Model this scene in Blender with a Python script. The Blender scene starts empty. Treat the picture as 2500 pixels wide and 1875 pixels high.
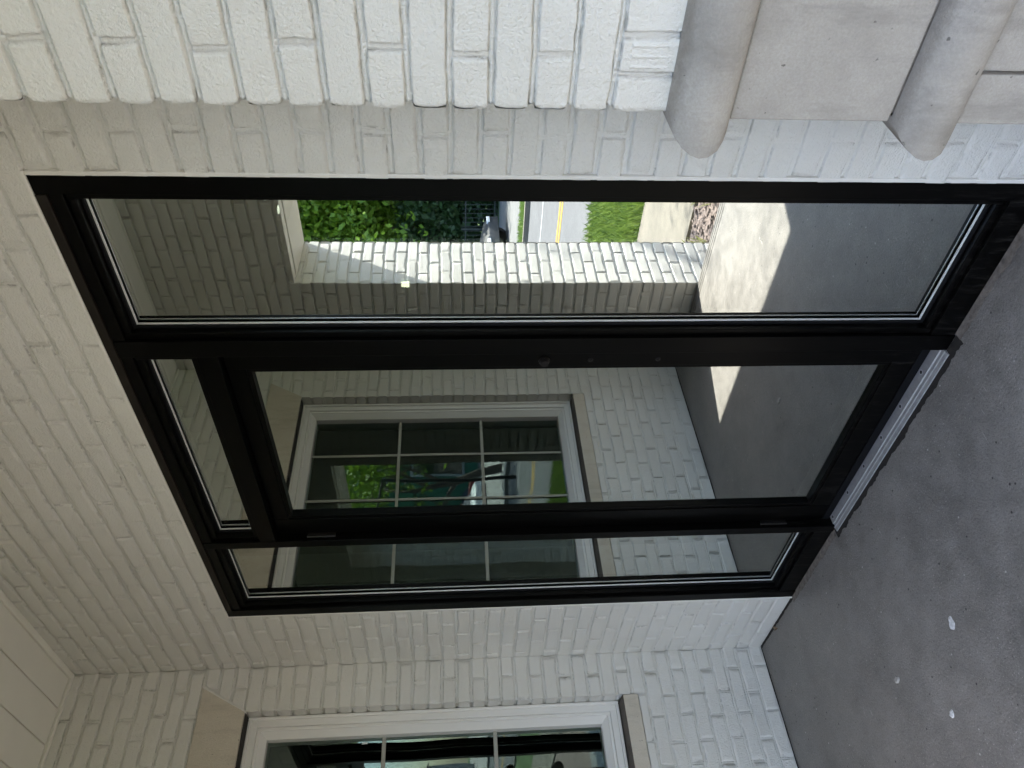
import bpy, math, random
import numpy as np
from mathutils import Vector, Matrix
R = math.radians
sc = bpy.context.scene
COL = sc.collection
# ------------------------------------------------------------------ camera (phone held sideways: image left is up)
yaw, pitch, roll = 0.7975, -0.0785, -0.0128
CAM = Vector((2.9921, -1.5799, 1.4913))
fw = Vector((-math.sin(yaw) * math.cos(pitch), math.cos(yaw) * math.cos(pitch), math.sin(pitch)))
rt = Vector((math.cos(yaw), math.sin(yaw), 0)); up = rt.cross(fw)
r2 = math.cos(roll) * rt + math.sin(roll) * up; u2 = -math.sin(roll) * rt + math.cos(roll) * up
cd = bpy.data.cameras.new('camera'); cam = bpy.data.objects.new('camera', cd); COL.objects.link(cam)
cd.sensor_width = 36; cd.lens = 1846.24 / 2500 * 36; cd.clip_start = 0.02; cd.clip_end = 600
M = Matrix((-u2, r2, -fw)).transposed().to_4x4(); M.translation = CAM
cam.matrix_world = M
sc.camera = cam
# ------------------------------------------------------------------ sky, sun, exposure
SUN = Vector((0.332, -0.843, 1.61)).normalized()          # towards the sun
w = bpy.data.worlds.new('World'); sc.world = w; w.use_nodes = True
nt = w.node_tree; bg = nt.nodes['Background']
sky = nt.nodes.new('ShaderNodeTexSky'); sky.sky_type = 'NISHITA'; sky.sun_disc = False
sky.sun_elevation = math.asin(SUN.z); sky.sun_rotation = math.atan2(SUN.x, SUN.y)
sky.air_density = 1.0; sky.dust_density = 1.5; sky.ozone_density = 1.0
nt.links.new(sky.outputs[0], bg.inputs[0]); bg.inputs[1].default_value = 0.15
sd = bpy.data.lights.new('sun', 'SUN'); sd.energy = 4.6; sd.angle = R(0.6); sd.color = (1.0, 0.95, 0.87)
so = bpy.data.objects.new('sun', sd); COL.objects.link(so)
so.rotation_euler = SUN.to_track_quat('Z', 'Y').to_euler(); so.location = (0, -20, 30)
sc.view_settings.view_transform = 'Standard'; sc.view_settings.look = 'None'
sc.view_settings.exposure = 2.50; sc.view_settings.gamma = 1
sc.render.engine = 'CYCLES'
sc.cycles.max_bounces = 12; sc.cycles.diffuse_bounces = 6; sc.cycles.glossy_bounces = 6
sc.cycles.transparent_max_bounces = 12; sc.cycles.sample_clamp_indirect = 8
sc.cycles.use_denoising = True; sc.cycles.caustics_reflective = False
rng = np.random.default_rng(7); random.seed(7)

# ------------------------------------------------------------------ object helpers
def tag(o, label=None, cat=None, group=None, kind=None):
    if label: o['label'] = label
    if cat: o['category'] = cat
    if group: o['group'] = group
    if kind: o['kind'] = kind
    return o
def empty(name, loc, label, cat, group=None, rz=0):
    o = bpy.data.objects.new(name, None); COL.objects.link(o); o.location = loc; o.rotation_euler = (0, 0, rz)
    o.empty_display_size = 0.1
    return tag(o, label, cat, group)
class MB:
    def __init__(s): s.v = []; s.f = []; s.n = 0; s.sm = []
    def add(s, v, f, smooth=False):
        s.v.extend([tuple(map(float, p)) for p in v]); s.f.extend([tuple(int(i) + s.n for i in q) for q in f]); s.n += len(v)
        s.sm.extend([smooth] * len(f)); return s
    def box(s, x0, x1, y0, y1, z0, z1):
        v = [(x, y, z) for x in (x0, x1) for y in (y0, y1) for z in (z0, z1)]
        return s.add(v, [(0, 1, 3, 2), (4, 6, 7, 5), (0, 4, 5, 1), (2, 3, 7, 6), (0, 2, 6, 4), (1, 5, 7, 3)])
    def prism(s, pts, a, b, axis='x'):
        """extrude a 2-D polygon (other two axes, in order) from a to b along axis"""
        n = len(pts)
        def P(p, t): return (t, p[0], p[1]) if axis == 'x' else ((p[0], t, p[1]) if axis == 'y' else (p[0], p[1], t))
        v = [P(p, a) for p in pts] + [P(p, b) for p in pts]
        f = [tuple(range(n))[::-1], tuple(range(n, 2 * n))] + [(i, (i + 1) % n, n + (i + 1) % n, n + i) for i in range(n)]
        return s.add(v, f)
    def cyl(s, c0, c1, r0, r1=None, n=16, smooth=True, cap=True):
        r1 = r0 if r1 is None else r1
        c0 = Vector(c0); c1 = Vector(c1); d = (c1 - c0).normalized()
        a = d.orthogonal().normalized(); b = d.cross(a)
        v = []
        for c, r in ((c0, r0), (c1, r1)):
            for i in range(n):
                t = 2 * math.pi * i / n; v.append(c + a * (r * math.cos(t)) + b * (r * math.sin(t)))
        s.add(v, [(i, (i + 1) % n, n + (i + 1) % n, n + i) for i in range(n)], smooth)
        if cap:
            s.add(v[:n], [tuple(range(n))[::-1]]); s.add(v[n:], [tuple(range(n))])
        return s
    def build(s, name, mat, parent=None, bevel=0, seg=2, loc=None):
        me = bpy.data.meshes.new(name); me.from_pydata(s.v, [], s.f); me.validate(); 
        if len(me.polygons) == len(s.sm): me.polygons.foreach_set('use_smooth', s.sm)
        me.materials.append(mat)
        if len(s.f) > 1: bm_fix(me)          # a single pane keeps its outward normal
        o = bpy.data.objects.new(name, me); COL.objects.link(o)
        if parent: o.parent = parent
        if loc: o.location = loc
        if bevel:
            m = o.modifiers.new('bevel', 'BEVEL'); m.width = bevel; m.segments = seg; m.limit_method = 'ANGLE'; m.angle_limit = R(40); m.harden_normals = False
        return o
import bmesh
def bm_fix(me):
    b = bmesh.new(); b.from_mesh(me); bmesh.ops.recalc_face_normals(b, faces=b.faces); b.to_mesh(me); b.free()
def grid_mesh(name, P, mask, mat, parent=None, flip=False, attrs=None):
    """P: (nu,nv,3) points, mask (nu-1,nv-1) cells kept"""
    nu, nv = P.shape[:2]
    idx = np.arange(nu * nv).reshape(nu, nv)
    a, b, c, d = idx[:-1, :-1][mask], idx[1:, :-1][mask], idx[1:, 1:][mask], idx[:-1, 1:][mask]
    F = np.stack([a, b, c, d] if not flip else [a, d, c, b], 1)
    used = np.unique(F); remap = -np.ones(nu * nv, int); remap[used] = np.arange(len(used)); F = remap[F]
    V = P.reshape(-1, 3)[used]
    me = bpy.data.meshes.new(name); me.vertices.add(len(V)); me.vertices.foreach_set('co', V.astype(np.float32).ravel())
    me.loops.add(F.size); me.loops.foreach_set('vertex_index', F.astype(np.int32).ravel())
    me.polygons.add(len(F)); me.polygons.foreach_set('loop_start', np.arange(0, F.size, 4, dtype=np.int32))
    me.polygons.foreach_set('use_smooth', np.ones(len(F), bool)); me.update(calc_edges=True)
    for k, A in (attrs or {}).items():
        at = me.attributes.new(k, 'FLOAT', 'POINT'); at.data.foreach_set('value', A.reshape(-1)[used].astype(np.float32))
    me.materials.append(mat)
    o = bpy.data.objects.new(name, me); COL.objects.link(o)
    if parent: o.parent = parent
    return o
# value noise
_T = rng.random((256, 256))
def vn(x, y, seed=0):
    x = np.asarray(x) + seed * 17.31; y = np.asarray(y) + seed * 9.77
    xi = np.floor(x).astype(int); yi = np.floor(y).astype(int); fx = x - xi; fy = y - yi
    fx = fx * fx * (3 - 2 * fx); fy = fy * fy * (3 - 2 * fy)
    g = lambda i, j: _T[i & 255, j & 255]
    return ((g(xi, yi) * (1 - fx) + g(xi + 1, yi) * fx) * (1 - fy) + (g(xi, yi + 1) * (1 - fx) + g(xi + 1, yi + 1) * fx) * fy) * 2 - 1
def h1(a, b=0): return _T[np.asarray(a).astype(int) * 37 + 11 & 255, np.asarray(b).astype(int) * 101 + 5 & 255] * 2 - 1

# ------------------------------------------------------------------ materials
def mat(name):
    m = bpy.data.materials.new(name); m.use_nodes = True
    return m, m.node_tree, m.node_tree.nodes['Principled BSDF']
def N(nt, t, **kw):
    n = nt.nodes.new(t)
    for k, v in kw.items():
        if k.startswith('i_'):
            n.inputs[int(k[2:]) if k[2:].isdigit() else k[2:]].default_value = v
        else: setattr(n, k, v)
    return n
def noise(nt, scale, detail=4, rough=0.55, vec=None):
    n = N(nt, 'ShaderNodeTexNoise'); n.inputs['Scale'].default_value = scale; n.inputs['Detail'].default_value = detail; n.inputs['Roughness'].default_value = rough
    if vec: nt.links.new(vec, n.inputs['Vector'])
    return n.outputs['Fac']
def objco(nt):
    g = N(nt, 'ShaderNodeNewGeometry'); return g.outputs['Position']
def ramp(nt, fac, stops):
    r = N(nt, 'ShaderNodeValToRGB'); cr = r.color_ramp
    while len(cr.elements) < len(stops): cr.elements.new(0.5)
    for e, (p, c) in zip(cr.elements, stops): e.position = p; e.color = (*c, 1) if len(c) == 3 else c
    nt.links.new(fac, r.inputs[0]); return r.outputs[0]
def mixc(nt, fac, a, b, mode='MIX'):
    m = N(nt, 'ShaderNodeMix', data_type='RGBA', blend_type=mode)
    for s, v in ((0, fac), (6, a), (7, b)):
        if hasattr(v, 'node'): nt.links.new(v, m.inputs[s])
        elif isinstance(v, tuple): m.inputs[s].default_value = (*v, 1)
        else: m.inputs[s].default_value = v
    return m.outputs[2]
def bump(nt, bsdf, fac, strength, dist, prev=None):
    b = N(nt, 'ShaderNodeBump'); b.inputs['Strength'].default_value = strength; b.inputs['Distance'].default_value = dist
    nt.links.new(fac, b.inputs['Height'])
    if prev: nt.links.new(prev, b.inputs['Normal'])
    nt.links.new(b.outputs[0], bsdf.inputs['Normal']); return b.outputs[0]
def simple(name, col, rough=0.5, metal=0.0, var=0.0, vscale=20, bstr=0, bscale=200, spec=0.5):
    m, t, b = mat(name); b.inputs['Roughness'].default_value = rough; b.inputs['Metallic'].default_value = metal
    b.inputs['Specular IOR Level'].default_value = spec
    p = objco(t)
    if var:
        f = noise(t, vscale, 5, 0.6, p)
        t.links.new(ramp(t, f, [(0.3, tuple(c * (1 - var) for c in col)), (0.7, tuple(min(1, c * (1 + var)) for c in col))]), b.inputs['Base Color'])
    else: b.inputs['Base Color'].default_value = (*col, 1)
    if bstr: bump(t, b, noise(t, bscale, 3, 0.6, p), bstr, 0.002)
    return m
# painted brick
def brick_mat():
    m, t, b = mat('painted_brick'); p = objco(t)
    big = noise(t, 1.6, 4, 0.6, p); c = ramp(t, big, [(0.3, (0.65, 0.633, 0.592)), (0.7, (0.72, 0.703, 0.662))])
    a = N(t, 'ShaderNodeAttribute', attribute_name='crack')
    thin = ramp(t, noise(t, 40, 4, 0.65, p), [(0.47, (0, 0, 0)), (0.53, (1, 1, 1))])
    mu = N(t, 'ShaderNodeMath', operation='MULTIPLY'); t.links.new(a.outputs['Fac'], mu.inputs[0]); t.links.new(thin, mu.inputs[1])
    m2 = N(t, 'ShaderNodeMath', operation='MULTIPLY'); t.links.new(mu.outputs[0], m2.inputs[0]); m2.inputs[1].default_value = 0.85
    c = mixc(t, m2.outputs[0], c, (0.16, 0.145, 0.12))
    speck = ramp(t, noise(t, 90, 2, 0.5, p), [(0.76, (0, 0, 0)), (0.80, (0.5, 0.5, 0.5))])
    c = mixc(t, speck, c, (0.45, 0.42, 0.37))
    t.links.new(c, b.inputs['Base Color']); b.inputs['Roughness'].default_value = 0.55
    n1 = bump(t, b, noise(t, 55, 4, 0.7, p), 0.6, 0.004)
    bump(t, b, noise(t, 190, 3, 0.65, p), 0.9, 0.0042, n1)
    return m
BRICK = brick_mat()
def stone_mat(name, c0, c1):
    m, t, b = mat(name); p = objco(t)
    f = noise(t, 5, 8, 0.72, p); c = ramp(t, f, [(0.3, c0), (0.7, c1)])
    mp = N(t, 'ShaderNodeMapping'); mp.inputs['Scale'].default_value = (1, 1, .22); t.links.new(p, mp.inputs[0])
    c = mixc(t, ramp(t, noise(t, 13, 6, 0.7, mp.outputs[0]), [(0.5, (0, 0, 0)), (0.68, (.6, .6, .6))]), c, tuple(x * .62 for x in c0))
    g = noise(t, 210, 4, 0.7, p); c = mixc(t, ramp(t, g, [(0.35, (0.35, 0.35, 0.35)), (0.65, (0, 0, 0))]), c, tuple(x * 0.72 for x in c0))
    pit = ramp(t, noise(t, 70, 2, 0.4, p), [(0.74, (0, 0, 0)), (0.78, (1, 1, 1))]); c = mixc(t, pit, c, tuple(x * 0.45 for x in c0))
    t.links.new(c, b.inputs['Base Color']); b.inputs['Roughness'].default_value = 0.85
    n1 = bump(t, b, noise(t, 160, 5, 0.75, p), 0.7, 0.003); return m
STONE = stone_mat('cast_limestone', (0.31, 0.285, 0.255), (0.45, 0.42, 0.38))
STONET = stone_mat('tan_limestone', (0.54, 0.485, 0.40), (0.62, 0.565, 0.48))
STONED = stone_mat('dark_limestone', (0.10, 0.085, 0.07), (0.15, 0.13, 0.11))  # darker limestone for the sill's upward face
def concrete_mat(name, lo, hi, rough=(0.28, 0.5), specks=True):
    m, t, b = mat(name); p = objco(t)
    f = noise(t, 1.7, 8, 0.68, p); f2 = noise(t, 9, 6, 0.75, p)
    c = ramp(t, f, [(0.34, lo), (0.66, hi)])
    c = mixc(t, 0.32, c, ramp(t, f2, [(0.36, tuple(x * 0.62 for x in lo)), (0.64, tuple(x * 1.35 for x in hi))]))
    g = noise(t, 135, 4, 0.75, p); c = mixc(t, ramp(t, g, [(0.32, (0.6,) * 3), (0.5, (0, 0, 0))]), c, tuple(x * 0.5 for x in lo))
    gw = ramp(t, noise(t, 150, 3, 0.7, p), [(0.60, (0, 0, 0)), (0.70, (0.85,) * 3)])
    wm = N(t, 'ShaderNodeMath', operation='MULTIPLY'); t.links.new(gw, wm.inputs[0]); t.links.new(ramp(t, noise(t, 2.6, 5, 0.7, p), [(0.40, (0.12,) * 3), (0.62, (1, 1, 1))]), wm.inputs[1])
    c = mixc(t, wm.outputs[0], c, tuple(min(1, x * 2.4) for x in hi))
    if specks:
        vo = N(t, 'ShaderNodeTexVoronoi'); vo.inputs['Scale'].default_value = 26; t.links.new(p, vo.inputs['Vector'])
        pit = ramp(t, vo.outputs['Distance'], [(0.07, (1, 1, 1)), (0.12, (0, 0, 0))])
        sel = ramp(t, noise(t, 17, 1, 0.5, p), [(0.50, (0, 0, 0)), (0.56, (1, 1, 1))])
        mm = N(t, 'ShaderNodeMath', operation='MULTIPLY'); t.links.new(pit, mm.inputs[0]); t.links.new(sel, mm.inputs[1])
        c = mixc(t, mm.outputs[0], c, tuple(x * 0.15 for x in lo))
        vo2 = N(t, 'ShaderNodeTexVoronoi'); vo2.inputs['Scale'].default_value = 15; t.links.new(p, vo2.inputs['Vector'])
        wh = ramp(t, vo2.outputs['Distance'], [(0.03, (1, 1, 1)), (0.06, (0, 0, 0))])
        c = mixc(t, wh, c, (0.5, 0.49, 0.47))
        # hairline scratches
        sx = N(t, 'ShaderNodeMapping'); sx.inputs['Scale'].default_value = (1.0, 0.16, 1); sx.inputs['Rotation'].default_value = (0, 0, 0.7); t.links.new(p, sx.inputs[0])
        sn = noise(t, 60, 2, 0.6, sx.outputs[0]); c = mixc(t, ramp(t, sn, [(0.70, (0, 0, 0)), (0.76, (0.45,) * 3)]), c, tuple(min(1, x * 1.8) for x in hi))
    t.links.new(c, b.inputs['Base Color'])
    rr = ramp(t, f2, [(0.3, (rough[0],) * 3), (0.7, (rough[1],) * 3)]); t.links.new(rr, b.inputs['Roughness'])
    n1 = bump(t, b, g, 0.8, 0.003); bump(t, b, noise(t, 30, 4, 0.6, p), 0.3, 0.004, n1)
    return m
FLOOR = concrete_mat('porch_concrete', (0.138, 0.129, 0.120), (0.250, 0.236, 0.221))
WALK = concrete_mat('sidewalk_concrete', (0.125, 0.112, 0.088), (0.17, 0.152, 0.122), (0.8, 0.9), False)
ASPH = concrete_mat('asphalt', (0.085, 0.085, 0.087), (0.115, 0.115, 0.117), (0.8, 0.9), False)
def frame_mat():
    m, t, b = mat('black_aluminium'); p = objco(t)
    mp = N(t, 'ShaderNodeMapping'); mp.inputs['Scale'].default_value = (1, 1, .12); t.links.new(p, mp.inputs[0])
    st = noise(t, 70, 5, .75, mp.outputs[0]); sp = N(t, 'ShaderNodeSeparateXYZ'); t.links.new(p, sp.inputs[0])
    lowz = ramp(t, sp.outputs[2], [(0.02, (1, 1, 1)), (0.45, (.03, .03, .03))])
    mu = N(t, 'ShaderNodeMath', operation='MULTIPLY'); t.links.new(ramp(t, st, [(.52, (0, 0, 0)), (.72, (1, 1, 1))]), mu.inputs[0]); t.links.new(lowz, mu.inputs[1])
    t.links.new(mixc(t, mu.outputs[0], (.0013, .0012, .0011), (.022, .020, .018)), b.inputs['Base Color'])
    t.links.new(ramp(t, noise(t, 12, 4, .6, p), [(.3, (.30,) * 3), (.7, (.36,) * 3)]), b.inputs['Roughness']); b.inputs['Specular IOR Level'].default_value = .09
    return m
FRAME = frame_mat()
FRAMEB = simple('bronze_edge', (0.012, 0.009, 0.007), 0.5, 0.0, 0.2, 30, spec=0.2)
RUB = simple('black_rubber', (0.004, 0.004, 0.005), 0.6, spec=0.15)
SPACER = simple('silver_spacer', (0.72, 0.73, 0.72), 0.35, 0.3, 0.1, 300)
ALU = simple('mill_aluminium', (0.34, 0.34, 0.345), 0.42, 0.35, 0.14, 45, 0.04, 120)
SCREW = simple('screw_hole', (0.02, 0.02, 0.02), 0.6)
STEEL = simple('dark_steel', (0.02, 0.018, 0.017), 0.35, 0.5, spec=.3)
WPAINT = simple('white_window_paint', (0.74, 0.725, 0.70), 0.38, 0, 0.03, 3, 0.03, 60)
SOFFIT = simple('soffit_paint', (0.78, 0.76, 0.70), 0.5, 0, 0.04, 2, 0.08, 300)
DARK = simple('dark_gap_sealant', (0.016, 0.013, 0.011), 0.9, 0, 0.4, 60, 0.6, 120)  # dark sealant colour for floor joints, seams and the lintel gap
TANSEAL = simple('mortar_bed', (0.17, 0.15, 0.13), 0.95, 0, 0.4, 50, 0.9, 90)
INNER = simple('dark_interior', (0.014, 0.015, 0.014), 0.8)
def glass_mat(name, refl, ttint, rtint, fres=0.0, wave=0.15):
    m = bpy.data.materials.new(name); m.use_nodes = True; t = m.node_tree; t.nodes.clear()
    out = N(t, 'ShaderNodeOutputMaterial'); g = N(t, 'ShaderNodeBsdfGlossy'); g.inputs['Roughness'].default_value = 0.0; g.inputs['Color'].default_value = (*rtint, 1)
    tr = N(t, 'ShaderNodeBsdfTransparent'); tr.inputs['Color'].default_value = (*ttint, 1)
    mx = N(t, 'ShaderNodeMixShader'); p = objco(t)
    fr = N(t, 'ShaderNodeFresnel'); fr.inputs['IOR'].default_value = 1.5
    mr = N(t, 'ShaderNodeMapRange'); mr.inputs[1].default_value = 0.04; mr.inputs[2].default_value = 1; mr.inputs[3].default_value = refl; mr.inputs[4].default_value = 1
    t.links.new(fr.outputs[0], mr.inputs[0]); t.links.new(mr.outputs[0], mx.inputs[0])
    b = N(t, 'ShaderNodeBump'); b.inputs['Strength'].default_value = wave; b.inputs['Distance'].default_value = 0.002
    t.links.new(noise(t, 2.2, 1, 0.4, p), b.inputs['Height']); t.links.new(b.outputs[0], g.inputs['Normal'])
    t.links.new(tr.outputs[0], mx.inputs[1]); t.links.new(g.outputs[0], mx.inputs[2]); t.links.new(mx.outputs[0], out.inputs[0])
    return m
GLASS = glass_mat('reflective_glass', 0.56, (0.62, 0.68, 0.64), (0.93, 0.98, 0.95))
GLASS2 = glass_mat('reflective_glass_rear', 0.17, (0.35, 0.40, 0.37), (0.9, 1.0, 0.95))
WGLASS = glass_mat('window_glass', 0.125, (0.45, 0.52, 0.48), (0.80, 1.0, 0.92), wave=0.6)

# ------------------------------------------------------------------ brick relief panels
c_ = 0.0677; MOD = 0.2093
def lines(a, b, first, step, offs, extra=()):
    s = {round(a, 5), round(b, 5)}
    k0 = math.floor((a - first) / step) - 1; k1 = math.ceil((b - first) / step) + 1
    for k in range(k0, k1):
        for o in offs:
            q = first + k * step + o
            if a < q < b: s.add(round(q, 5))
    for e in extra:
        if a < e < b: s.add(round(e, 5))
    L = sorted(s); out = [L[0]]
    for q in L[1:]:
        if q - out[-1] > 0.0006 or q in extra or q == L[-1]: out.append(q)
    return np.array(out)
def brick_panel(name, org, U, Nn, u0, u1, z0, z1, ue, uo, holes=(), parent=None, edgeL=0, edgeR=0, fine=1.0, seed=1, override=None, zoff=0.0, depth=0.0105, mod=None, merge=None):
    """heightfield of painted bricks. world = org + U*u + z + Nn*h ; ue / uo: head-joint phase on even / odd courses"""
    md = mod or MOD
    hm = md / 2
    bo = [-.0095, -.0072, -.0052, -.0034, 0, .0034, .0052, .0072, .0095, .018, .034, .050] if fine >= 1 else [-.0085, -.005, 0, .005, .0085, .034]
    if fine > 1.5: bo = list(np.arange(-.0115, .0116, .0014)) + list(np.arange(.0155, c_ - .013, .004))
    ho = [-.0095, -.0072, -.0052, -.0034, 0, .0034, .0052, .0072, .0095, .022, .037, .052, .067, .082] if fine >= 1 else [-.0085, -.005, 0, .005, .0085, .035, .07]
    if fine > 1.5: ho = list(np.arange(-.0115, .0116, .0014)) + list(np.arange(.0155, hm - .013, .005))
    ed = []
    for h in holes: ed += [h[0], h[1]]
    if fine > 1.5: ul = np.unique(np.round(np.concatenate([np.arange(u0, u1, .0028), [u1], np.arange(u0, u0 + .012, .001)]), 5))
    else: ul = np.unique(np.concatenate([lines(u0, u1, ue, md, ho, ed), lines(u0, u1, uo, md, ho, ed)]))
    ul = np.array([ul[0]] + [b for a, b in zip(ul[:-1], ul[1:]) if b - a > .0008 or b in ed or b == ul[-1]])
    zl = lines(z0, z1, zoff, c_, bo, [h[2] for h in holes] + [h[3] for h in holes])
    Ug, Z = np.meshgrid(ul, zl, indexing='ij')
    wz = vn(Ug * 9, Z * 9, seed) * .0016 + vn(Ug * 38, Z * 38, seed + 1) * .0011
    k = np.floor((Z + wz - zoff) / c_).astype(int)
    if merge: k = np.where(Z < merge, 17, k)
    db = np.abs((Z + wz - zoff) - np.round((Z + wz - zoff) / c_) * c_)
    if merge: db = np.where(Z < merge - .03, 9, db)
    wu = vn(Ug * 11, Z * 11, seed + 2) * .0016 + vn(Ug * 40, Z * 40, seed + 3) * .0011
    ph = np.where(k % 2 == 0, ue, uo) + h1(k, seed + 3) * .006
    bi = np.floor((Ug + wu - ph) / md)
    rel = (Ug + wu - ph) - np.round((Ug + wu - ph) / md) * md
    dh = np.abs(rel)
    if override:
        for kk, joints in override.items():
            mk = k == kk
            dd = np.min([np.abs(Ug + wu - j) for j in joints], axis=0); dh = np.where(mk, dd, dh)
            bb = np.sum([(Ug > j).astype(int) for j in joints], axis=0); bi = np.where(mk, bb + 50, bi)
    jw = .0052 + .0012 * vn(Ug * 6, Z * 6, seed + 5)
    def prof(d): 
        t = np.clip((d - jw) / .0021, 0, 1); groove = 1 - t * t * (3 - 2 * t)
        return groove * (0.56 + 0.44 * np.clip(d / (jw + 1e-6), 0, 1) ** 2.5)
    j = np.maximum(prof(db), prof(dh))
    hb = h1(bi * 3 + 7, k + seed) * .0011
    tilt = h1(bi * 5 + 3, k * 3 + seed) * .0011 * np.clip((Z - (k + .5) * c_) / .034, -1, 1)
    H = -depth * j + (hb + tilt) * (1 - j) + vn(Ug * 30, Z * 30, seed + 6) * .0005 + vn(Ug * 3, Z * 3, seed + 7) * .0012
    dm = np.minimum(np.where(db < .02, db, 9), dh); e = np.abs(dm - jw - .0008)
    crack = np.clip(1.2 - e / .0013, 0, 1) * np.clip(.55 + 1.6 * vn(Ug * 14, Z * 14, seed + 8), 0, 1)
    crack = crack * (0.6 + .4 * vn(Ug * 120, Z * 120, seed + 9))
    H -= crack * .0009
    Uo = Ug.copy()
    rough_e = vn(Z * 60, Z * 0 + seed, 3) * .0012 + vn(Z * 16, Z * 0, seed) * .0012
    for flag, e0, s in ((edgeL, u0, 1), (edgeR, u1, -1)):
        if flag:
            t = np.clip(1 - np.abs(Ug - e0) / .012, 0, 1)
            Uo += s * t * (.0058 * np.exp(-(db / .0115) ** 2) + .0008 + rough_e * .9 + h1(k, seed + 31) * .0016); H -= (t ** 3) * .0032
    P = np.array(org)[None, None, :] + Uo[..., None] * np.array(U)[None, None, :] + Z[..., None] * np.array([0, 0, 1.0]) + H[..., None] * np.array(Nn)[None, None, :]
    uc = (ul[:-1] + ul[1:]) / 2; zc = (zl[:-1] + zl[1:]) / 2
    UC, ZC = np.meshgrid(uc, zc, indexing='ij'); mask = np.ones(UC.shape, bool)
    for h in holes: mask &= ~((UC > h[0]) & (UC < h[1]) & (ZC > h[2]) & (ZC < h[3]))
    cr = np.cross(np.array(U), np.array([0, 0, 1.0]))
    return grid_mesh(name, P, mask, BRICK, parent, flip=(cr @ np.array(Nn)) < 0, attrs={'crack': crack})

XL = -0.4912; ZC = 3.2458; XR = 2.0612; HD = 2.438; GRADE = -0.45; YF0, YF1 = -1.88, -2.30
# ================================================================== walls
# --- wall round the storefront
w1 = empty('brick_wall', (XR, 0, 0), 'white painted brick wall framing the black glazed entrance, under the plank soffit', 'brick wall')
def off(o, p):            # parts are given in world coordinates; keep them there under the parent's location
    o.location = Vector(o.location) - p.location; return o
def panel(parent, *a, **k):
    o = brick_panel(*a, **k); o.parent = parent; o.location = -parent.location; return o
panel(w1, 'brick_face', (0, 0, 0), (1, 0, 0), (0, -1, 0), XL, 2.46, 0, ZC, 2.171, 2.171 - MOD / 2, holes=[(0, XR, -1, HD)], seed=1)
core = MB().box(XL - .35, -.012, .008, .30, 0, ZC + .1).box(-.012, XR + .012, .008, .30, HD + .012, ZC + .1).box(XR + .012, 2.9, .008, .30, 0, ZC + .1)
off(core.build('masonry_core', BRICK, w1), w1)
# narrow painted returns between brick face and frame
rv = MB().box(-.0115, .0, -.0015, .03, 0.0, HD + .0).box(XR, XR + .0115, -.0015, .03, 0, HD).box(-.0115, XR + .0115, -.0015, .03, HD, HD + .0115)
off(rv.build('painted_return', simple('caulk_paint', (0.72, 0.70, 0.66), .45, 0, .05, 8, .2, 60), w1, .003), w1)
# --- left wall
w2 = empty('brick_wall', (XL, -1, 0), 'white painted brick side wall with the stone trimmed window in it', 'brick wall')
WY0, WY1, WZ0, WZ1 = -0.20, -1.62, 0.735, 2.43
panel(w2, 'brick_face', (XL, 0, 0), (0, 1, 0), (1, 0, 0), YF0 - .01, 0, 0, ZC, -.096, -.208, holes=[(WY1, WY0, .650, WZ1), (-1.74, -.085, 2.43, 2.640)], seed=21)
# bricks beside the slanting lintel ends
for s, (ya, yb) in enumerate(((-.213, -.078), (-1.747, -1.612))):
    panel(w2, 'brick_face', (XL - .001, 0, 0), (0, 1, 0), (1, 0, 0), ya, yb, 2.43, 2.640, -.096, -.208, seed=22, fine=1)
for nm, yy, dirn in (('reveal_brick', WY0, -1), ('reveal_brick', WY1, 1)):
    panel(w2, nm, (XL, yy, 0), (-1, 0, 0), (0, dirn, 0), 0, .13, .735, 2.43, .40, .40, seed=24, edgeL=1, mod=.9)
core = MB().box(XL - .34, XL - .012, WY0 + .012, .008, GRADE, ZC + .1).box(XL - .34, XL - .012, YF1, WY1 - .012, GRADE, ZC + .1)
core.box(XL - .34, XL - .012, WY1 - .012, WY0 + .012, GRADE, .645).box(XL - .34, XL - .012, WY1 - .012, WY0 + .012, 2.645, ZC + .1)
off(core.build('masonry_core', BRICK, w2), w2)
# --- street-side wall with the openings
w3 = empty('brick_wall', (0.2, YF0, 0), 'white painted brick wall on the street side with a tall opening, mirrored in the glass', 'brick wall')
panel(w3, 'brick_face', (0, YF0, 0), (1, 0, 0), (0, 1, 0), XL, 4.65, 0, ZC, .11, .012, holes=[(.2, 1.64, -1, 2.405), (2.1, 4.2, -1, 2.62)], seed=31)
for xx, d, sd_ in ((.2, 1, 33), (1.64, -1, 34), (2.1, 1, 35), (4.2, -1, 36)):
    panel(w3, 'reveal_brick', (xx, YF0, 0), (0, -1, 0), (d, 0, 0), 0, .42, GRADE, 2.405 if xx < 2 else 2.62, .100 + .0, .22 - .1046 * 0 - .009, seed=sd_, edgeL=1, edgeR=1, mod=.2093 if xx != .2 else .206, depth=.0085)
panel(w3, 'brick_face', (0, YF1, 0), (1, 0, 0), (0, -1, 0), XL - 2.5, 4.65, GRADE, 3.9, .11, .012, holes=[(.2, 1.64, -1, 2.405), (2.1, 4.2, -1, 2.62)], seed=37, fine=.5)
core = MB()
for xa, xb in ((XL - 2.5, .188), (1.652, 2.088), (4.212, 4.65)): core.box(xa, xb, YF1 + .012, YF0 - .012, GRADE, 2.43 if xa < 2.2 and xb < 2 or xb < 2.1 else 2.65)
core.box(XL - 2.5, 2.088, YF1 + .012, YF0 - .012, 2.431, 3.9).box(2.088, 4.65, YF1 + .012, YF0 - .012, 2.65, 3.9)
off(core.build('masonry_core', BRICK, w3), w3)
lin = MB()
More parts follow.
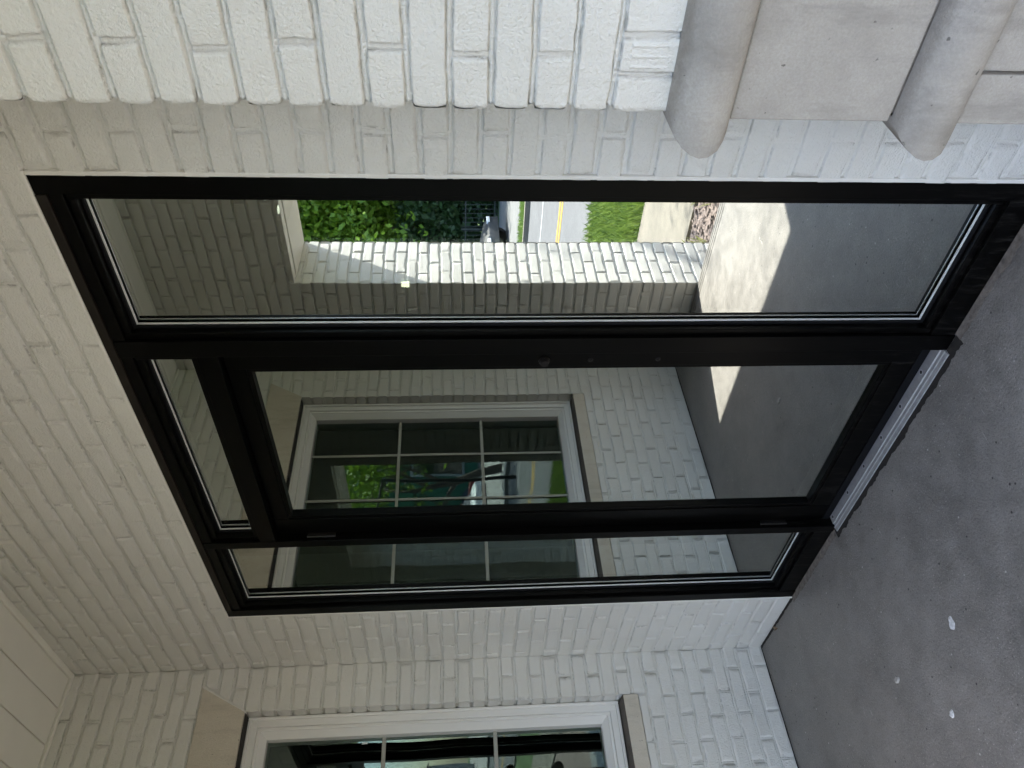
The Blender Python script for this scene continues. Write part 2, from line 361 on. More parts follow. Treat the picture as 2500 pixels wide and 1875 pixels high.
for xa, xb in ((.2, 1.64), (2.1, 4.2)):
    hz = 0 if xa < 2 else .215; lin.box(xa, xb, YF1 + .004, YF0 - .075, 2.398 + hz, 2.429 + hz); lin.box(xa, xb, YF0 - .070, YF0 - .002, 2.402 + hz, 2.429 + hz)
off(lin.build('soffit_trim', SOFFIT, w3, .003), w3)
# --- street-end return of the porch (east): beam and corner
w4 = empty('brick_wall', (4.65, -1.1, 0), 'white painted brick beam closing the porch above its open east end', 'brick wall')
off(MB().box(4.22, 4.64, YF0 + .005, -.30, 2.62, ZC + .1).build('beam', BRICK, w4), w4)
# --- projecting pier wall on the right, brick above, banded stone base
XP, YP = 2.4047, -0.3609
pier = empty('brick_pier', (XP, YP, 0), 'nearest white painted brick pier standing on a banded limestone base', 'pier')
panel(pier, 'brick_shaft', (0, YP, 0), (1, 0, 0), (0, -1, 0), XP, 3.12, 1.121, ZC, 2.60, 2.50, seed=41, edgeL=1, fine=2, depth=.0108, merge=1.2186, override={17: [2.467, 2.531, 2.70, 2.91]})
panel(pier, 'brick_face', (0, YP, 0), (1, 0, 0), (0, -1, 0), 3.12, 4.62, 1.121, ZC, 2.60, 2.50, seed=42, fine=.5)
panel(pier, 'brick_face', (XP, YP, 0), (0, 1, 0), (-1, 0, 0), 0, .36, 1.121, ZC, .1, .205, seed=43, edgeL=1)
off(MB().box(XP + .012, 4.62, YP + .012, .0, .02, ZC + .1).build('masonry_core', BRICK, pier), pier)
# scored rowlock brick at the shaft's foot
sb = MB()
for i in range(3): sb.cyl((2.482 + i * .017, YP + .0022, 1.136), (2.482 + i * .017, YP + .0022, 1.196), .0044, n=8)
off(sb.build('scored_brick', BRICK, pier), pier)
def band(zb):
    prof = [(a * .68, b * .98) for a, b in [(0, .110), (.006, .1095), (.022, .104), (.044, .094), (.063, .081), (.076, .066), (.0815, .050), (.079, .034), (.068, .018), (.050, .007), (.034, .001), (0.0, 0)]]
    from_ = []
    # smooth the profile
    V = []; nP = len(prof); F = []
    path = [((-1, 0), (XP, YP + .355)), ((-1, -1), (XP, YP)), ((0, -1), (4.62, YP))]
    for (dx, dy), (px, py) in path:
        for d, z in prof: V.append((px + dx * d, py + dy * d, zb + z))
    for s in range(2):
        for i in range(nP - 1): F.append((s * nP + i, s * nP + i + 1, (s + 1) * nP + i + 1, (s + 1) * nP + i))
    F.append(tuple(range(nP))); F.append(tuple(range(2 * nP, 3 * nP))[::-1])
    m = MB(); m.add(V, F, True); o = m.build('stone_band', STONE, pier)
    me = o.data
    md = o.modifiers.new('es', 'EDGE_SPLIT'); md.split_angle = R(38)
    sub = None
    return off(o, pier)
band(1.014); band(.608)
def block(xa, xb, za, zb, name='stone_block'):
    m = MB().box(xa, xb, YP - .006, YP + .35, za, zb)
    return off(m.build(name, STONE, pier, .003), pier)
block(XP - .008, 3.30, .722, 1.008); block(3.306, 4.62, .722, 1.008)
block(XP - .010, 2.483, .345, .602); block(2.490, 3.1, .345, .602); block(3.107, 4.62, .345, .602)
block(XP - .010, 2.80, 0.006, .339); block(2.806, 4.62, .006, .339)
jt = MB()
for z in (1.011, .719, .605, .342): jt.box(XP + .004, 4.6, YP + .004, YP + .3, z - .006, z + .006)
off(jt.build('mortar_joint', simple('stone_mortar', (.20, .17, .14), .95, 0, .3, 60, .5, 90), pier), pier)
# ================================================================== ceiling and floor, roof mass
cl = MB(); y = -.0 - .030
cl.box(XL + .001, 2.46, -.028, -.001, ZC - .022, ZC - .001)                                  # trim along the storefront wall
cl.box(XL + .001, XL + .022, YF0 + .01, -.028, ZC - .022, ZC - .001)
widths = []
yy = -.030; first = True
while yy > YF0 + .02:
    wdt = .134 if first else .154; first = False
    cl.box(XL + .030, 4.60, max(yy - wdt + .005, YF0 + .005), yy, ZC - .014, ZC + .004); yy -= wdt
cl.box(XL, 4.62, YF0, .0, ZC + .004, ZC + .03)
nt_ = []
ceil = cl.build('ceiling', SOFFIT, None, .002); tag(ceil, kind='structure')
roof = MB().box(-3.2, 4.65, YF1 + .02, 6, ZC + .12, 4.4).build('roof_deck', SOFFIT); tag(roof, 'flat roof mass of the building above the porch', 'roof')
fl = MB().box(XL, 4.65, YF0 + .095, .31, GRADE, 0)
for i, (a, b) in enumerate(((.095, .071), (.065, .045), (.039, .019), (.013, .0))): fl.box(XL, 4.65, YF0 + b, YF0 + a, GRADE, 0)
fl.box(XL, 4.65, YF0, YF0 + .095, GRADE, -.006)
flo = fl.build('floor', FLOOR); tag(flo, kind='structure')
# interior rooms behind the glass
rm = MB()
def shell(x0, x1, y0, y1, z0, z1, open_side):
    v = [(x, y, z) for x in (x0, x1) for y in (y0, y1) for z in (z0, z1)]
    f = {'x0': (0, 1, 3, 2), 'x1': (4, 6, 7, 5), 'y0': (0, 4, 5, 1), 'y1': (2, 3, 7, 6), 'z0': (0, 2, 6, 4), 'z1': (1, 5, 7, 3)}
    rm.add(v, [q for k, q in f.items() if k != open_side])
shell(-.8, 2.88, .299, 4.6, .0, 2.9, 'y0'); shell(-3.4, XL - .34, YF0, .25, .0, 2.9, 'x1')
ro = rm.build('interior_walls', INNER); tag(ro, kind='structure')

# ================================================================== storefront
sf = empty('glazed_entrance', (1.03, 0, 0), 'black aluminium framed glass entrance with one door between two sidelights', 'storefront')
YB = .115
def part(name, m, mt, bevel=.0015, parent=sf, lab=None):
    o = m.build(name, mt, parent, bevel)
    if parent is sf: off(o, sf)
    else: o.location = -(sf.location)
    if lab: o['label'] = lab
    return o
def part2(name, m, mt, parent, bevel=.001):       # sub-part of a part whose origin already sits at the world origin offset
    o = m.build(name, mt, parent, bevel); return o
FY = .0008
part('jamb', MB().box(.0005, .050, FY, YB, .0, HD - .001), FRAME)
part('jamb', MB().box(2.012, XR - .0005, FY, YB, .0, HD - .001), FRAME)
part('mullion', MB().box(1.4945, 1.554, FY, YB, .0, HD - .027), FRAME)
part('mullion', MB().box(.515, .5545, FY, YB, .0, HD - .027), FRAME)
hd = MB().box(.051, 2.011, FY + .004, YB, HD - .060, HD - .0275)
part('head', hd, FRAME)
part('head_flashing', MB().box(.051, 2.011, FY - .002, .03, HD - .026, HD - .001), FRAMEB)
part('transom_bar', MB().box(.555, 1.494, FY + .002, YB, 2.148, 2.206), FRAME)
part('sill', MB().box(1.555, 2.011, FY + .002, YB, .004, .078), FRAME)
part('sill', MB().box(.051, .5145, FY + .002, YB, .004, .078), FRAME)
# glazing stops, gaskets, glass
def light(x0, x1, z0, z1, yg=.052):
    """x0..z1 = clear opening between frame members"""
    s = .020
    st = MB()
    st.box(x0 + .0003, x0 + s, .014, YB - .01, z0 + .0003, z1 - .0003).box(x1 - s, x1 - .0003, .014, YB - .01, z0 + .0003, z1 - .0003)
    st.box(x0 + s, x1 - s, .014, YB - .01, z0 + .0003, z0 + s).box(x0 + s, x1 - s, .014, YB - .01, z1 - s, z1 - .0003)
    so_ = part('glazing_stop', st, FRAME, .002)
    a0, a1, b0, b1 = x0 + s, x1 - s, z0 + s, z1 - s
    g = MB(); d = .0085; y0 = yg - .0062; y1 = yg - .0012
    for (q0, q1, w0, w1) in ((a0 + .0002, a0 + d, b0, b1), (a1 - d, a1 - .0002, b0, b1), (a0 + d, a1 - d, b0, b0 + d), (a0 + d, a1 - d, b1 - d, b1)):
        g.box(q0, q1, y0 - .012, y1, w0 + .0002, w1 - .0002)
    go = part('gasket', g, RUB, .001)
    e = .0002; sp = MB(); y2, y3 = yg - .0105, yg - .0058
    d2 = .0125
    for (q0, q1, w0, w1) in ((a0 + e, a0 + d2, b0 + e, b1 - e), (a1 - d2, a1 - e, b0 + e, b1 - e), (a0 + d2, a1 - d2, b0 + e, b0 + d2), (a0 + d2, a1 - d2, b1 - d2, b1 - e)):
        sp.box(q0, q1, y2, y3, w0, w1)
    part('spacer_bar', sp, SPACER, .0008)
    part('glass_pane', MB().add([(a0, yg, b0), (a1, yg, b0), (a1, yg, b1), (a0, yg, b1)], [(0, 1, 2, 3)]), GLASS, 0)
    part('rear_glass_pane', MB().add([(a0, yg + .022, b0), (a1, yg + .022, b0), (a1, yg + .022, b1), (a0, yg + .022, b1)], [(0, 1, 2, 3)]), GLASS2, 0)
light(1.554, 2.012, .078, HD - .060)
light(.050, .515, .078, HD - .060)
light(.5545, 1.4945, 2.206, HD - .060)
# door leaf
X0, X1, DZ0, DZ1 = .5575, 1.4915, .040, 2.145
GX0, GX1, GZ0, GZ1 = .648, 1.412, .124, 2.092
dm = MB(); dy0, dy1 = .034, .078
dm.box(X0, GX0, dy0, dy1, DZ0, DZ1).box(GX1, X1, dy0, dy1, DZ0, DZ1).box(GX0, GX1, dy0 + .001, dy1, DZ0, GZ0).box(GX0, GX1, dy0 + .001, dy1, GZ1, DZ1)
door = part('door', dm, FRAME, .0015, lab='black framed glass swing door')
st = MB(); s = .014
for (q0, q1, w0, w1) in ((GX0 + .0003, GX0 + s, GZ0, GZ1), (GX1 - s, GX1 - .0003, GZ0, GZ1), (GX0 + s, GX1 - s, GZ0 + .0003, GZ0 + s), (GX0 + s, GX1 - s, GZ1 - s, GZ1 - .0003)):
    st.box(q0, q1, .0385, .074, w0, w1)
part2('glazing_stop', st, FRAME, door, .0015)
a0, a1, b0, b1 = GX0 + s, GX1 - s, GZ0 + s, GZ1 - s
part2('door_glass', MB().add([(a0, .054, b0), (a1, .054, b0), (a1, .054, b1), (a0, .054, b1)], [(0, 1, 2, 3)]), GLASS, door, 0)
kx = 1.437
lk = MB().cyl((kx, .035, 1.218), (kx, .0275, 1.218), .0170, n=28).cyl((kx, .0275, 1.218), (kx, .022, 1.218), .0145, .0138, n=28)
lk.cyl((kx, .022, 1.218), (kx, .0185, 1.218), .0125, .0122, n=28)
part2('lock_cylinder', lk, STEEL, door, 0)
for zz in (1.078, .872):
    part2('bolt_head', MB().cyl((kx, .035, zz), (kx, .0330, zz), .0085, .0082, n=20).cyl((kx, .033, zz), (kx, .0308, zz), .0050, .0038, n=16), STEEL, door, 0)
part2('door_sweep', MB().box(X0 + .003, X1 - .003, .0312, .0338, DZ0 - .016, DZ0 + .012), RUB, door, .0008)
for zz in (1.985, .25):
    h = MB().cyl((.5530, .0215, zz - .052), (.5530, .0215, zz + .052), .0065, n=14).box(.5475, .5585, .026, .0335, zz - .05, zz + .05)
    for q in (-.031, -.010, .011, .032): h.cyl((.5530, .0215, zz + q - .0006), (.5530, .0215, zz + q + .0006), .0071, n=14)
    part('hinge', h, STEEL, 0)
for z in (HD - .03, 2.147): pass
# threshold
th = MB()
th.prism([(-.018, .0008), (-.017, .0045), (-.004, .0062), (-.001, .0085), (.009, .0090), (.011, .0128), (.050, .0128), (.052, .0150), (.056, .0150), (.058, .0128), (.110, .0128), (.112, .001)], .545, 1.4935, 'x')
tho = part('threshold', th, ALU, .0006)
for i in range(6):
    xx = 1.372 - i * .1595
    sc_ = MB().cyl((xx, .0305, .0126), (xx, .0305, .0131), .0090, n=18)
    sc2 = MB().cyl((xx, .0305, .0131), (xx, .0305, .0135), .0058, n=14)
    o1 = sc_.build('countersink', simple('worn_alu', (.5, .5, .52), .4, .3) if i == 0 else bpy.data.materials['worn_alu'], tho)
    o2 = sc2.build('screw', SCREW, tho)
# floor joint along the storefront
def ragged(name, x0, x1, ya, yb, z, amp, mt, n=160, th=.004):
    m = MB(); V = []
    for i in range(n + 1):
        x = x0 + (x1 - x0) * i / n
        V.append((x, ya, z)); V.append((x, yb + amp * (vn(x * 30, 3.3, 5) + .6 * vn(x * 90, 7.3, 6)), z + th))
    m.add(V, [(2 * i, 2 * i + 1, 2 * i + 3, 2 * i + 2) for i in range(n)]); o = m.build(name, mt); return o
j1 = ragged('joint_filler', .53, 1.56, .0, -.040, .0012, .006, DARK, th=0)
tag(j1, 'dark ragged sealant gap in the floor in front of the door threshold', 'floor joint')
j2 = ragged('mortar_bed', 1.56, 2.0605, .03, -.026, .003, .004, TANSEAL, th=.001)
tag(j2, 'crumbly brown mortar bed under the wide right sidelight', 'mortar bed')
j3 = ragged('mortar_bed', .0, .53, .03, -.028, .003, .004, TANSEAL, th=.001)
tag(j3, 'crumbly brown mortar bed under the narrow left sidelight', 'mortar bed')
j4 = ragged('floor_seam', XL, .0, .01, -.008, .0015, .002, DARK, th=0)  # narrow dark strip along the foot of the storefront wall
tag(j4, 'thin dark line where the storefront wall meets the floor', 'floor joint')
m = MB(); V = []  # narrow dark strip along the foot of the window wall
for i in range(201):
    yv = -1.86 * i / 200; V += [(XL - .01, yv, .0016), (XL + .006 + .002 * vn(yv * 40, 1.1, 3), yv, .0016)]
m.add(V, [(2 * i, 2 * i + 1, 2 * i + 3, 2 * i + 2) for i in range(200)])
tag(m.build('floor_seam', DARK), 'thin dark line where the window wall meets the floor', 'floor joint')

# ================================================================== left window
wn = empty('window', (XL, -.91, .735), 'white framed window with grid bars in the side wall, between stone sill and lintel', 'window')
def wp(name, m, mt, bevel=.002, parent=wn):
    o = m.build(name, mt, parent, bevel); o.location = -wn.location; return o
def ring(m, y0, y1, z0, z1, w_, xa, xb):
    m.box(xa, xb, y0, y0 + w_, z0, z1).box(xa, xb, y1 - w_, y1, z0, z1).box(xa, xb, y0 + w_, y1 - w_, z0, z0 + w_).box(xa, xb, y0 + w_, y1 - w_, z1 - w_, z1)
y0, y1, z0, z1 = WY1 + .0, WY0 - .0, .7355, 2.4295
m = MB(); ring(m, y0 + .0005, y1 - .0005, z0, z1, .014, -.70, XL - .066); wp('brickmould', m, WPAINT, .004)
m = MB(); ring(m, y0 + .0145, y1 - .0145, z0 + .014, z1 - .014, .028, -.70, XL - .078); wp('casing', m, WPAINT, .002)
m = MB(); ring(m, y0 + .043, y1 - .043, z0 + .0425, z1 - .0425, .013, -.70, XL - .090); wp('frame', m, WPAINT, .002)
def bev_ring(m, y0, y1, z0, z1, w_, xo, xi):
    """mitred ring sloping from xo at the outer edge to xi at the inner edge"""
    o = [(xo, y0, z0), (xo, y1, z0), (xo, y1, z1), (xo, y0, z1)]; i = [(xi, y0 + w_, z0 + w_), (xi, y1 - w_, z0 + w_), (xi, y1 - w_, z1 - w_), (xi, y0 + w_, z1 - w_)]
    bk = [(-.70, y0 + w_, z0 + w_), (-.70, y1 - w_, z0 + w_), (-.70, y1 - w_, z1 - w_), (-.70, y0 + w_, z1 - w_)]; ob = [(-.70, y0, z0), (-.70, y1, z0), (-.70, y1, z1), (-.70, y0, z1)]
    m.add(o + i + bk + ob, [(k, (k + 1) % 4, 4 + (k + 1) % 4, 4 + k) for k in range(4)] + [(4 + k, 4 + (k + 1) % 4, 8 + (k + 1) % 4, 8 + k) for k in range(4)] + [(12 + k, 12 + (k + 1) % 4, (k + 1) % 4, k) for k in range(4)])
m = MB(); bev_ring(m, y0 + .0565, y1 - .0565, z0 + .056, z1 - .056, .026, XL - .094, XL - .125); wp('sash', m, WPAINT, .0006)
gy0, gy1, gz0, gz1 = y0 + .0825, y1 - .0825, z0 + .082, z1 - .082; GXW = -.655
wp('pane', MB().add([(GXW, gy0, gz0), (GXW, gy1, gz0), (GXW, gy1, gz1), (GXW, gy0, gz1)], [(0, 1, 2, 3)]), WGLASS, 0)
MUN = simple('grid_bar', (.34, .34, .30), .45)
hm_ = MB()
for z in (1.824, 1.315): wp('grid_bar', MB().box(GXW + .001, GXW + .008, gy0, gy1, z - .009, z + .009), MUN, .002)
for yv in (-.94, -1.268): wp('grid_bar', MB().box(GXW + .0013, GXW + .0077, yv - .008, yv + .008, gz0, gz1), MUN, .002)
# latch and scuff seen on the frame
wp('latch', MB().box(GXW - .002, GXW + .004, y1 - .108, y1 - .100, 1.90, 1.925), simple('pale_tab', (.6, .62, .6), .4), .001)
m = MB().prism([(WY1 + .0, .652), (WY0 - .0, .652), (WY0, .728), (WY1, .728)], XL - .13, XL - .0, 'x')
m = MB().add([(XL - .12, WY1, .652), (XL + .0, WY1, .652), (XL + .0, WY1, .722), (XL - .12, WY1, .7345), (XL - .12, WY0, .652), (XL + .0, WY0, .652), (XL + .0, WY0, .722), (XL - .12, WY0, .7345)],
             [(0, 1, 2, 3), (7, 6, 5, 4), (1, 5, 6, 2), (0, 4, 5, 1), (3, 7, 4, 0), (2, 6, 7, 3)])
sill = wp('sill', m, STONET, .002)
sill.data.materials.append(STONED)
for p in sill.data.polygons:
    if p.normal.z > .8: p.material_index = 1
m = MB().prism([(-.195, 2.434), (-.079, 2.637), (-1.746, 2.637), (-1.627, 2.434)], XL - .12, XL + .003, 'x')
wp('lintel', m, STONET, .003)
m = MB(); m.prism([(-.205, 2.430), (-.195, 2.428), (-.075, 2.640), (-.083, 2.646)], XL - .02, XL + .0055, 'x'); wp('caulk_bead', m, BRICK, .002)
m = MB(); m.box(XL - .11, XL - .01, WY1 + .01, WY0 - .002, 2.4302, 2.4335); wp('lintel_gap', m, DARK, 0)

# ================================================================== small things on the floor
def blob(name, x, y, r, mt, label, cat, thick=.002, n=22, ir=.35, seed=0, asp=1.0, rot=0):
    m = MB(); V = [(x, y, thick)]
    for ringi in (0.6, 1.0):
        for i in range(n):
            t = 2 * math.pi * i / n; rr = r * ringi * (1 + ir * vn(math.cos(t) * 1.6 + seed, math.sin(t) * 1.6, seed))
            a, b_ = rr * math.cos(t) * asp, rr * math.sin(t)
            V.append((x + a * math.cos(rot) - b_ * math.sin(rot), y + a * math.sin(rot) + b_ * math.cos(rot), thick * (.9 if ringi < 1 else 0) + .0006))
    F = [(0, 1 + i, 1 + (i + 1) % n) for i in range(n)] + [(1 + i, 1 + n + i, 1 + n + (i + 1) % n, 1 + (i + 1) % n) for i in range(n)]
    m.add(V, F); o = m.build(name, mt); return tag(o, label, cat)
WSP = simple('white_paint_drip', (.58, .59, .60), .6, 0, .25, 150, .3, 200)
blob('paint_splat', .922, -.591, .0145, WSP, 'upper white paint splat on the grey concrete floor, streaky and nearer the door', 'paint splat', seed=3, ir=.38, asp=1.35, rot=.9)
blob('paint_splat', .728, -.787, .0125, WSP, 'lower solid white paint splat on the grey concrete floor, farther from the door', 'paint splat', seed=9, ir=.25)
blob('paint_splat', .523, -.592, .013, simple('grey_fleck', (.34, .33, .31), .8), 'pale grey chip stuck to the concrete floor near the side wall', 'floor chip', seed=5, ir=.5, thick=.004)
for i in range(46):
    x = rng.uniform(-.2, 2.0); y = rng.uniform(-1.0, -.07)
lf = MB(); V = []
for i in range(9):
    t = i / 8; wd = .010 * math.sin(math.pi * min(1, t * 1.1 + .05)); 
    V += [(-.275 + t * .034, -.015 - t * .010 - wd, .006 + .006 * math.sin(t * 5)), (-.275 + t * .034, -.015 - t * .010, .003 + .004 * math.sin(t * 5)), (-.275 + t * .034, -.015 - t * .010 + wd, .008 + .006 * math.sin(t * 5))]
lf.add(V, [(3 * i + a, 3 * i + 1 + a, 3 * i + 4 + a, 3 * i + 3 + a) for i in range(8) for a in (0, 1)])
tag(lf.build('dead_leaf', simple('brown_leaf', (.20, .14, .09), .8)), 'small curled brown leaf at the foot of the wall beside the narrow sidelight', 'leaf')

# ================================================================== lamps seen inside through the glass
def emis(name, col, st):
    m = bpy.data.materials.new(name); m.use_nodes = True; t = m.node_tree; t.nodes.clear()
    e = N(t, 'ShaderNodeEmission'); e.inputs[0].default_value = (*col, 1); e.inputs[1].default_value = st; o = N(t, 'ShaderNodeOutputMaterial'); t.links.new(e.outputs[0], o.inputs[0]); return m
LED = emis('led_disc', (1, .93, .8), 1.6)
def at(X, Y): return (-(Y - 937.5) / 1846.24) * r2 + (-(X - 1250) / 1846.24) * u2 + fw
def on_plane(X, Y, axis, val):
    d = at(X, Y); t = (val - CAM[axis]) / d[axis]; return CAM + d * t
dl = [((815, 1129), 'between the grid bars of the mirrored window'), ((884, 1086), 'right of the upper grid bar crossing of the mirrored window'), ((680, 512), 'at the top of the wide sidelight beside the mirrored opening'), ((808, 634), 'over the mirrored sunlit jamb'), ((647, 478), 'highest of the wide sidelight, next to the jamb'), ((1052, 1015), 'lowest, smallest, on the mirrored window frame')]
for i, ((X, Y), where) in enumerate(dl):
    p = on_plane(X, Y, 2, 2.86)
    if p.y > 4.5: p = on_plane(X, Y, 1, 4.3)
    e = empty('downlight', p, 'lit downlight inside, ' + where, 'downlight', 'lit downlights inside')
    MB().cyl((0, 0, 0), (0, 0, .012), .034, n=20).build('lens', LED, e)
    mm = MB().cyl((0, 0, .003), (0, 0, .03), .044, .048, n=20).build('trim', INNER, e)
p = on_plane(988, 694, 1, 3.2)
e = empty('pendant_lamp', p, 'small warm pendant lamp glowing through the glass over the mirrored brick jamb edge', 'lamp')
MB().cyl((0, 0, -.035), (0, 0, .025), .024, .02, n=12).build('lamp_shade', emis('warm_bulb', (1, .88, .66), 2.4), e)
MB().cyl((0, 0, .035), (0, 0, 2.9 - p.z), .004, n=8).cyl((0, 0, .035), (0, 0, .05), .04, .01, n=12).build('cord', STEEL, e)
# EOF-STREET
# ================================================================== the street, seen mirrored in the glass
GR = simple('lawn_soil', (.06, .10, .03), .95, 0, .4, 3)
tag(MB().add([(-150, -200, GRADE - .012), (150, -200, GRADE - .012), (150, 60, GRADE - .012), (-150, 60, GRADE - .012)], [(0, 1, 2, 3)]).build('ground', GR), kind='structure')
def sheet(name, x0, x1, y0, y1, z, mt, kind='structure'):
    return tag(MB().box(x0, x1, y0, y1, z - .06, z).build(name, mt), kind=kind)
MULCH = simple('brown_mulch', (.16, .125, .11), .95, 0, .6, 40, 1, 60)
sheet('mulch_bed', -60, 60, -3.36, YF0 - .0, GRADE + .004, MULCH)
sheet('sidewalk', -60, 60, -4.70, -3.36, GRADE + .03, WALK)
sheet('road', -120, 120, -14.3, -7.05, GRADE - .002, ASPH)
sheet('far_sidewalk', -120, 120, -23.8, -16.0, GRADE + .03, concrete_mat('far_concrete', (.12, .12, .115), (.17, .17, .165), (.8, .9), False))
YEL = simple('yellow_road_paint', (.42, .24, .015), .7); WHT = simple('white_road_paint', (.28, .28, .28), .7)
for i, y in enumerate((-9.62, -9.86)): tag(MB().box(-120, 120, y - .055, y + .055, GRADE - .001, GRADE + .003).build('yellow_line', YEL), kind='structure')
tag(MB().box(-120, 120, -12.10, -11.98, GRADE - .001, GRADE + .003).build('white_line', WHT), kind='structure')
# kerbs
tag(MB().box(-120, 120, -7.05, -6.92, GRADE - .06, GRADE + .05).build('kerb', WALK), kind='structure')
tag(MB().box(-120, 120, -14.45, -14.3, GRADE - .06, GRADE + .12).build('kerb', WALK), kind='structure')
# grass
def leafmat(name, lo, hi, trans=.25):
    m, t, b = mat(name); p = objco(t); c = ramp(t, noise(t, 1.2, 4, .6, p), [(.3, lo), (.7, hi)])
    c = mixc(t, .5, c, ramp(t, noise(t, 25, 2, .5, p), [(.3, lo), (.7, hi)]))
    t.links.new(c, b.inputs['Base Color']); b.inputs['Roughness'].default_value = .5
    tl = N(t, 'ShaderNodeBsdfTranslucent'); t.links.new(c, tl.inputs[0]); mx = N(t, 'ShaderNodeMixShader'); mx.inputs[0].default_value = trans
    t.links.new(b.outputs[0], mx.inputs[1]); t.links.new(tl.outputs[0], mx.inputs[2]); t.links.new(mx.outputs[0], t.nodes['Material Output'].inputs[0]); return m
LG = leafmat('grass_blades', (.12, .19, .035), (.22, .31, .07)); LT = leafmat('tree_leaves', (.07, .17, .015), (.26, .40, .04), .35)
LD = leafmat('dark_leaves', (.02, .05, .015), (.05, .10, .03), .2)
def blades(name, n, x0, x1, y0, y1, z, hgt, wid, mt, lab=None):
    x = rng.uniform(x0, x1, n); y = rng.uniform(y0, y1, n); a = rng.uniform(0, 2 * np.pi, n); h = hgt * rng.uniform(.5, 1.2, n); l = rng.uniform(.1, .7, n) * h; b = rng.uniform(0, 2 * np.pi, n)
    dx, dy = np.cos(a) * wid, np.sin(a) * wid
    V = np.stack([np.stack([x - dx, y - dy, z + 0 * x], 1), np.stack([x + dx, y + dy, z + 0 * x], 1), np.stack([x + np.cos(b) * l * .4 + dx * .6, y + np.sin(b) * l * .4 + dy * .6, z + h * .6], 1), np.stack([x + np.cos(b) * l, y + np.sin(b) * l, z + h], 1)], 1).reshape(-1, 3)
    return quads(name, V, mt)
def quads(name, V, mt, parent=None):
    n = len(V) // 4; me = bpy.data.meshes.new(name); me.vertices.add(len(V)); me.vertices.foreach_set('co', V.astype(np.float32).ravel())
    me.loops.add(4 * n); me.loops.foreach_set('vertex_index', np.arange(4 * n, dtype=np.int32)); me.polygons.add(n); me.polygons.foreach_set('loop_start', np.arange(0, 4 * n, 4, dtype=np.int32)); me.update(calc_edges=True)
    me.materials.append(mt); o = bpy.data.objects.new(name, me); COL.objects.link(o)
    if parent: o.parent = parent
    return o
tag(blades('grass', 60000, -9, 14, -6.9, -4.72, GRADE, .16, .008, LG), kind='stuff')
tag(blades('grass_verge', 12000, -16, -3, -16, -14.5, GRADE, .12, .014, LG), kind='stuff')
for i, (gx, gy) in enumerate(((-.35, -2.9), (.1, -3.15), (-.75, -3.1))):
    o = blades('ornamental_grass', 130, gx - .10, gx + .10, gy - .10, gy + .10, GRADE, .17, .0010, leafmat('straw_grass', (.3, .33, .12), (.45, .45, .22)) if i == 0 else bpy.data.materials['straw_grass'])
    tag(o, ['tuft of thin ornamental grass on the mulch edge, middle one', 'tuft of thin ornamental grass nearest the porch floor', 'tuft of thin ornamental grass closest to the sidewalk corner'][i], 'grass tuft', 'ornamental grass tufts in the mulch')
# mulch chips
n = 9000; x = rng.uniform(-3, 3, n); y = rng.uniform(-3.34, -1.90, n); a = rng.uniform(0, 6.28, n); L = rng.uniform(.012, .035, n); W_ = L * .35; zz = GRADE + rng.uniform(.004, .03, n); tl = rng.uniform(-.4, .4, n)
ca, sa = np.cos(a), np.sin(a); V = []
for su, sv in ((-1, -1), (1, -1), (1, 1), (-1, 1)): V.append(np.stack([x + ca * L * su - sa * W_ * sv, y + sa * L * su + ca * W_ * sv, zz + tl * L * su], 1))
tag(quads('mulch_chips', np.stack(V, 1).reshape(-1, 3), MULCH), kind='stuff')
# trees
BARK = simple('bark', (.09, .07, .055), .9, 0, .3, 8)
def tree(name, x, y, H, spread, nl, size, label, group=None, mt=None, low=.25, seed=0, ty=1.0):
    rg = np.random.default_rng(seed); e = empty(name, (x, y, GRADE - .02), label, 'tree', group)
    tk = MB(); pts = []
    def limb(p, d, L, r, lev):
        q = p
        for s in range(4):
            d = (d + Vector(rg.normal(0, .13, 3))).normalized(); q2 = q + d * L / 4; tk.cyl(q, q2, r * (1 - s * .16), r * (1 - (s + 1) * .16), n=7, cap=False); q = q2
            if lev > 0: pts.append(q)
        if lev < 3:
            for k in range(4 if lev == 0 else 3):
                dd = Vector((rg.normal(), rg.normal() * ty, rg.uniform(-.1, .9))).normalized(); dd = (d * .5 + dd).normalized()
                limb(p.lerp(q, rg.uniform(.45, 1)), dd, L * rg.uniform(.55, .75), r * .5, lev + 1)
    limb(Vector((0, 0, 0)), Vector((0, 0, 1)), H * .42, H * .018, 0)
    tk.build('trunk', BARK, e)
    C = np.array([[p.x, p.y, p.z] for p in pts]); C = C[C[:, 2] > H * low]
    # spread crown clumps
    extra = rg.normal(0, 1, (60, 3)) * np.array([spread * .42, spread * .42 * ty, H * .20]) + np.array([0, 0, H * .62]); C = np.vstack([C, extra])
    C[:, :2] *= spread / max(1e-3, np.percentile(np.abs(C[:, :2]), 92)) * .8
    i = rg.integers(0, len(C), nl); c = C[i] + rg.normal(0, 1, (nl, 3)) * spread * .13
    s = size * rg.uniform(.6, 1.3, (nl, 1)); u = rg.normal(0, 1, (nl, 3)); u /= np.linalg.norm(u, axis=1, keepdims=True); w_ = rg.normal(0, 1, (nl, 3)); v = np.cross(u, w_); v /= np.linalg.norm(v, axis=1, keepdims=True)
    V = np.stack([c - u * s, c + v * s * .55, c + u * s, c - v * s * .55], 1).reshape(-1, 3)
    quads('crown', V, mt or LT, e); return e
G_ = 'trees beyond the street mirrored in the sidelight'
tree('shade_tree', -17.0, -25.5, 13, 4.2, 22000, .16, 'bright green leafy tree behind the dark fence, filling the middle of the mirrored opening', G_, low=.14, seed=3)
tree('shade_tree', -13.0, -27.5, 14, 4.5, 20000, .16, 'sunlit yellow green tree nearest the mirrored sidelight edge', G_, low=.14, seed=4)
